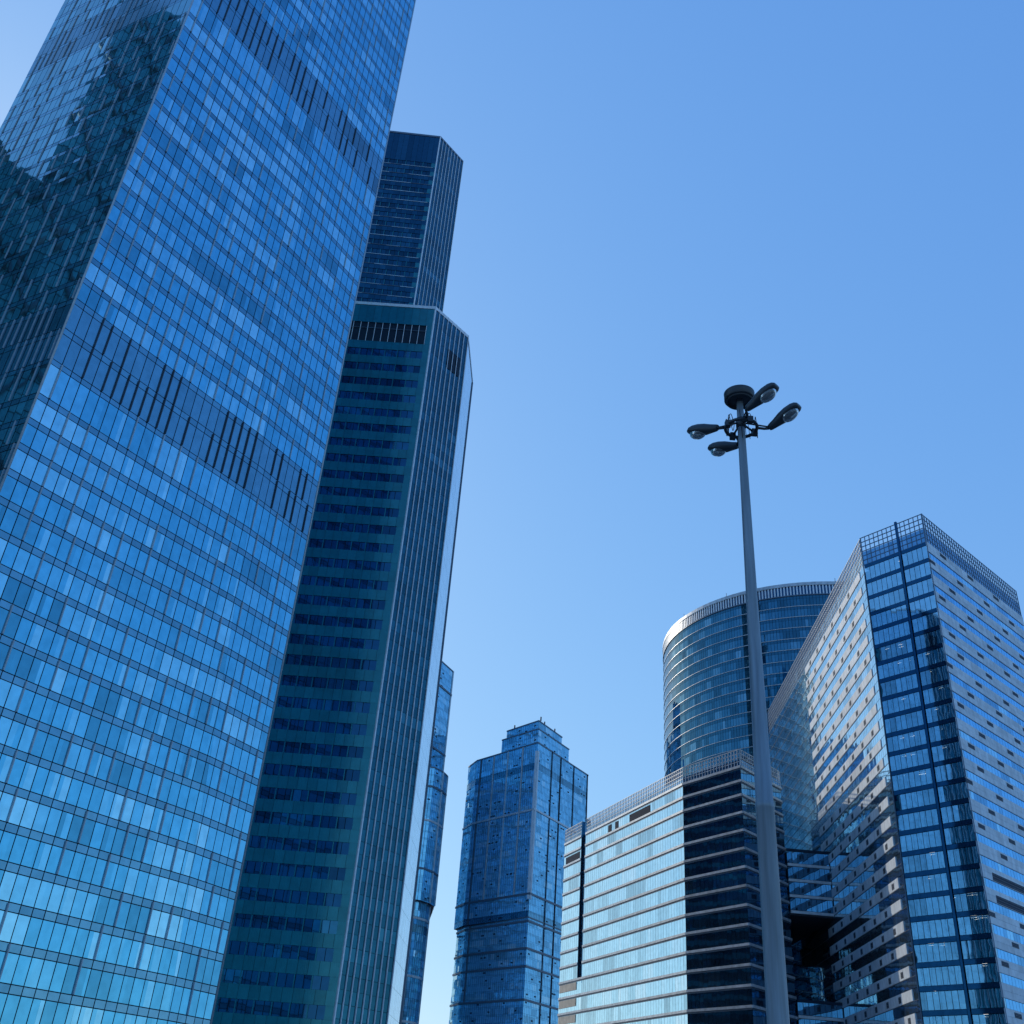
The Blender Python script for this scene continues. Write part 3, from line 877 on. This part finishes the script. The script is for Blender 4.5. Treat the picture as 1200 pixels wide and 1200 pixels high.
# ------------------------------------------------------------------ street lamp
def lamp():
    mx_, my_ = 4.87, 17.95
    T = thing("street_lamp", "tall grey mast lamp with four cobra-head luminaires on a ring and a disc cap", "street lamp", (mx_, my_, 0))
    m_ = MB()
    m_.tube([(mx_, my_, 0), (mx_, my_, 0.5), (mx_, my_, 3.6), (mx_, my_, 7.05), (mx_, my_, 7.06), (mx_, my_, 7.16), (mx_, my_, 7.17), (mx_, my_, 11.2), (mx_, my_, 14.4), (mx_, my_, 15.6), (mx_, my_, 16.25)],
            [0.20, 0.19, 0.178, 0.160, 0.166, 0.166, 0.155, 0.112, 0.088, 0.078, 0.07], "mast_paint", 24)
    m_.build("mast", T)
    b = MB(); b.lathe([(0.0, 0.0), (0.42, 0.0), (0.42, 0.05), (0.26, 0.09), (0.24, 0.35), (0.19, 0.42)], (mx_, my_), "mast_paint", 24); b.build("base_flange", T)
    d = MB(); d.lathe([(0.0, 16.17), (0.315, 16.17), (0.335, 16.19), (0.335, 16.33), (0.34, 16.36), (0.2, 16.38), (0.0, 16.39)], (mx_, my_), "lamp_housing", 40)
    d.lathe([(0.29, 16.168), (0.29, 16.13), (0.27, 16.13), (0.27, 16.168)], (mx_, my_), "lamp_housing", 40)
    d.build("disc_cap", T)
    zr = 15.41
    r = MB()
    ring = [(mx_ + 0.34 * math.cos(2 * math.pi * k / 32), my_ + 0.34 * math.sin(2 * math.pi * k / 32), zr) for k in range(33)]
    r.tube(ring, 0.038, "lamp_housing", 8, caps=False)
    for k in range(4):
        t = math.pi / 2 * k + 0.35
        r.tube([(mx_ + 0.06 * math.cos(t), my_ + 0.06 * math.sin(t), zr + 0.12), (mx_ + 0.34 * math.cos(t), my_ + 0.34 * math.sin(t), zr)], 0.024, "lamp_housing", 8)
        r.box(mx_ + 0.34 * math.cos(t) - 0.06, my_ + 0.34 * math.sin(t) - 0.06, zr - 0.07, mx_ + 0.34 * math.cos(t) + 0.06, my_ + 0.34 * math.sin(t) + 0.06, zr + 0.07, "lamp_housing")
    r.lathe([(0.08, zr - 0.0), (0.11, zr + 0.02), (0.11, zr + 0.24), (0.08, zr + 0.26)], (mx_, my_), "lamp_housing", 20)
    r.build("ring_bracket", T)
    # cables looping off the ring
    cb = MB()
    for k in range(18):
        t = rnd.uniform(0, 6.28); t2 = t + rnd.uniform(0.2, 0.6)
        p0 = (mx_ + 0.34 * math.cos(t), my_ + 0.34 * math.sin(t), zr + 0.03)
        p1 = (mx_ + 0.34 * math.cos(t2), my_ + 0.34 * math.sin(t2), zr + 0.03)
        up_ = rnd.choice((0.16, 0.2, -0.15, -0.3))
        pm = [tuple(p0[i] + (p1[i] - p0[i]) * s + (up_ * math.sin(math.pi * s) if i == 2 else 0) for i in range(3)) for s in (0, 0.2, 0.4, 0.6, 0.8, 1)]
        cb.tube(pm, 0.008, "cable_black", 6)
    for k in range(5):
        t = rnd.uniform(0, 6.28); rr = rnd.uniform(0.1, 0.33)
        cb.tube([(mx_ + rr * math.cos(t), my_ + rr * math.sin(t), zr + rnd.uniform(0.1, 0.5)), (mx_ + rr * math.cos(t) + 0.03, my_ + rr * math.sin(t), zr - rnd.uniform(0.1, 0.35))], 0.006, "cable_black", 6)
    cb.build("cable", T)
    # luminaires: two pairs, pointing to opposite sides
    du = Vector((0.667, -0.745, 0)).normalized()
    bases = [((0.02, -0.66), du), ((0.66, -0.06), du), ((-0.44, 0.07), -du), ((0.15, 0.66), -du)]
    tilt = math.radians(17)
    for (bx, by), d_ in bases:
        Bp = Vector((mx_ + bx - 0.06, my_ + by, zr + 0.02))
        ax = (d_ * math.cos(tilt) + Vector((0, 0, math.sin(tilt)))).normalized()
        sx = ax.cross(Vector((0, 0, 1))).normalized(); uz = sx.cross(ax)
        A = MB()
        rad = Vector((bx, by, 0)).normalized()
        A.tube([Vector((mx_, my_, zr + 0.02)) + rad * 0.33, Vector((mx_, my_, zr + 0.0)) + rad * 0.5, Bp - ax * 0.02, Bp + ax * 0.1], 0.03, "lamp_housing", 10)
        A.tube([Vector((mx_, my_, zr + 0.14)) + rad * 0.08, Bp + ax * 0.03], 0.018, "lamp_housing", 8)
        A.build("arm", T)
        Hh = MB()
        #   along, half-width, up, down
        sec = [(0.0, 0.05, 0.05, -0.05), (0.05, 0.065, 0.06, -0.06), (0.2, 0.085, 0.075, -0.07), (0.4, 0.13, 0.10, -0.075), (0.6, 0.155, 0.108, -0.07), (0.78, 0.152, 0.098, -0.06), (0.88, 0.13, 0.075, -0.045), (0.94, 0.09, 0.04, -0.03)]
        rings = []
        for (l, hw, u_, dn) in sec:
            l *= 0.86; u_ *= 1.25; dn *= 1.35
            b0 = len(Hh.v); K = 14
            for k in range(K):
                t = 2 * math.pi * k / K
                cx_, sy = math.cos(t), math.sin(t)
                x = hw * math.copysign(abs(cx_) ** 0.7, cx_)
                y = (u_ if sy > 0 else -dn) * math.copysign(abs(sy) ** 0.75, sy)
                Hh.v.append(tuple(Bp + ax * l + sx * x + uz * y))
            rings.append(b0)
        for r0, r1 in zip(rings, rings[1:]):
            for k in range(K):
                Hh.f.append((r0 + k, r0 + (k + 1) % K, r1 + (k + 1) % K, r1 + k)); Hh.m.append(Hh.mi("lamp_housing")); Hh.t.append(0.5); Hh.smooth.append(True)
        for r0, rev in ((rings[0], True), (rings[-1], False)):
            idx = [r0 + k for k in range(K)]
            Hh.f.append(tuple(reversed(idx) if rev else idx)); Hh.m.append(0); Hh.t.append(0.5); Hh.smooth.append(False)
        ho = Hh.build("luminaire", T)
        L_ = MB(); rings = []
        for q in range(6):
            th = math.pi / 2 * q / 5
            for k in range(18):
                t = 2 * math.pi * k / 18
                L_.v.append(tuple(Bp + ax * (0.545 + 0.205 * math.cos(th) * math.cos(t)) + sx * (0.132 * math.cos(th) * math.sin(t)) - uz * (0.075 + 0.13 * math.sin(th))))
        for q in range(5):
            for k in range(18):
                a0, a1 = q * 18 + k, q * 18 + (k + 1) % 18
                L_.f.append((a0, a0 + 18, a1 + 18, a1)); L_.m.append(L_.mi("lamp_bowl_glass")); L_.t.append(0.5); L_.smooth.append(True)
        sub(L_, "lens", ho)
lamp()

# ------------------------------------------------------------------ neighbour beyond the left frame edge, seen mirrored in the blue tower
def lattice_tower():
    T = thing("lattice_tower", "dark braced tower mirrored in the shadowed left face of the tall blue skyscraper", "office tower", (-160, 90, 0))
    for (x0, x1, y0, y1, H) in ((-178, -140, 52, 104.5, 252), (-185, -142, 104.6, 165, 180)):
        poly = [(x0, y0), (x1, y0), (x1, y1), (x0, y1)]
        F = faces_of(poly)
        c = MB(); c.prism(inset(poly, 0.3), 0, H - 0.5, "frame_dark", topmat="roof_felt"); c.build("core_wall", T)
        z = H
        while z > 8:
            w = MB()
            for f in F[:3]:
                tn = room_tones(60, 0.12, 0.4)
                f.row(w, z - 3.9, z - 0.2, 3.0, "green_panel", 0.09, 0, 0.02, lambda i: tn[i])
            w.build("storey_glazing", T); z -= 7.8
            w = MB()
            for f in F[:3]: f.row(w, z + 0.1, z + 3.7, 3.0, "green_panel", 0.06, 0, 0.02, lambda i: rnd.uniform(0.2, 0.8))
            w.build("spandrel_band", T)
        for f in (F[1],):
            n = 4
            for k in range(n):
                z = 10
                while z + 24 < H:
                    u0, u1 = f.L * k / n, f.L * (k + 1) / n
                    b = MB()
                    b.tube([f.p(u0, z, 0.4), f.p(u1, z + 24, 0.4)], 0.45, "frame_grey", 6)
                    b.tube([f.p(u1, z, 0.4), f.p(u0, z + 24, 0.4)], 0.45, "frame_grey", 6)
                    b.build("cross_brace", T); z += 24
    b = MB(); b.lathe([(9, 178), (9, 187), (6, 190), (0.1, 191)], (-152, 122), "frame_grey", 24); b.build("roof_drum", T)
lattice_tower()

for ob in list(COL.objects):
    if '_o' in ob.keys(): del ob['_o']
print("objects", len(COL.objects), "faces", sum(len(o.data.polygons) for o in COL.objects if o.type == 'MESH'))
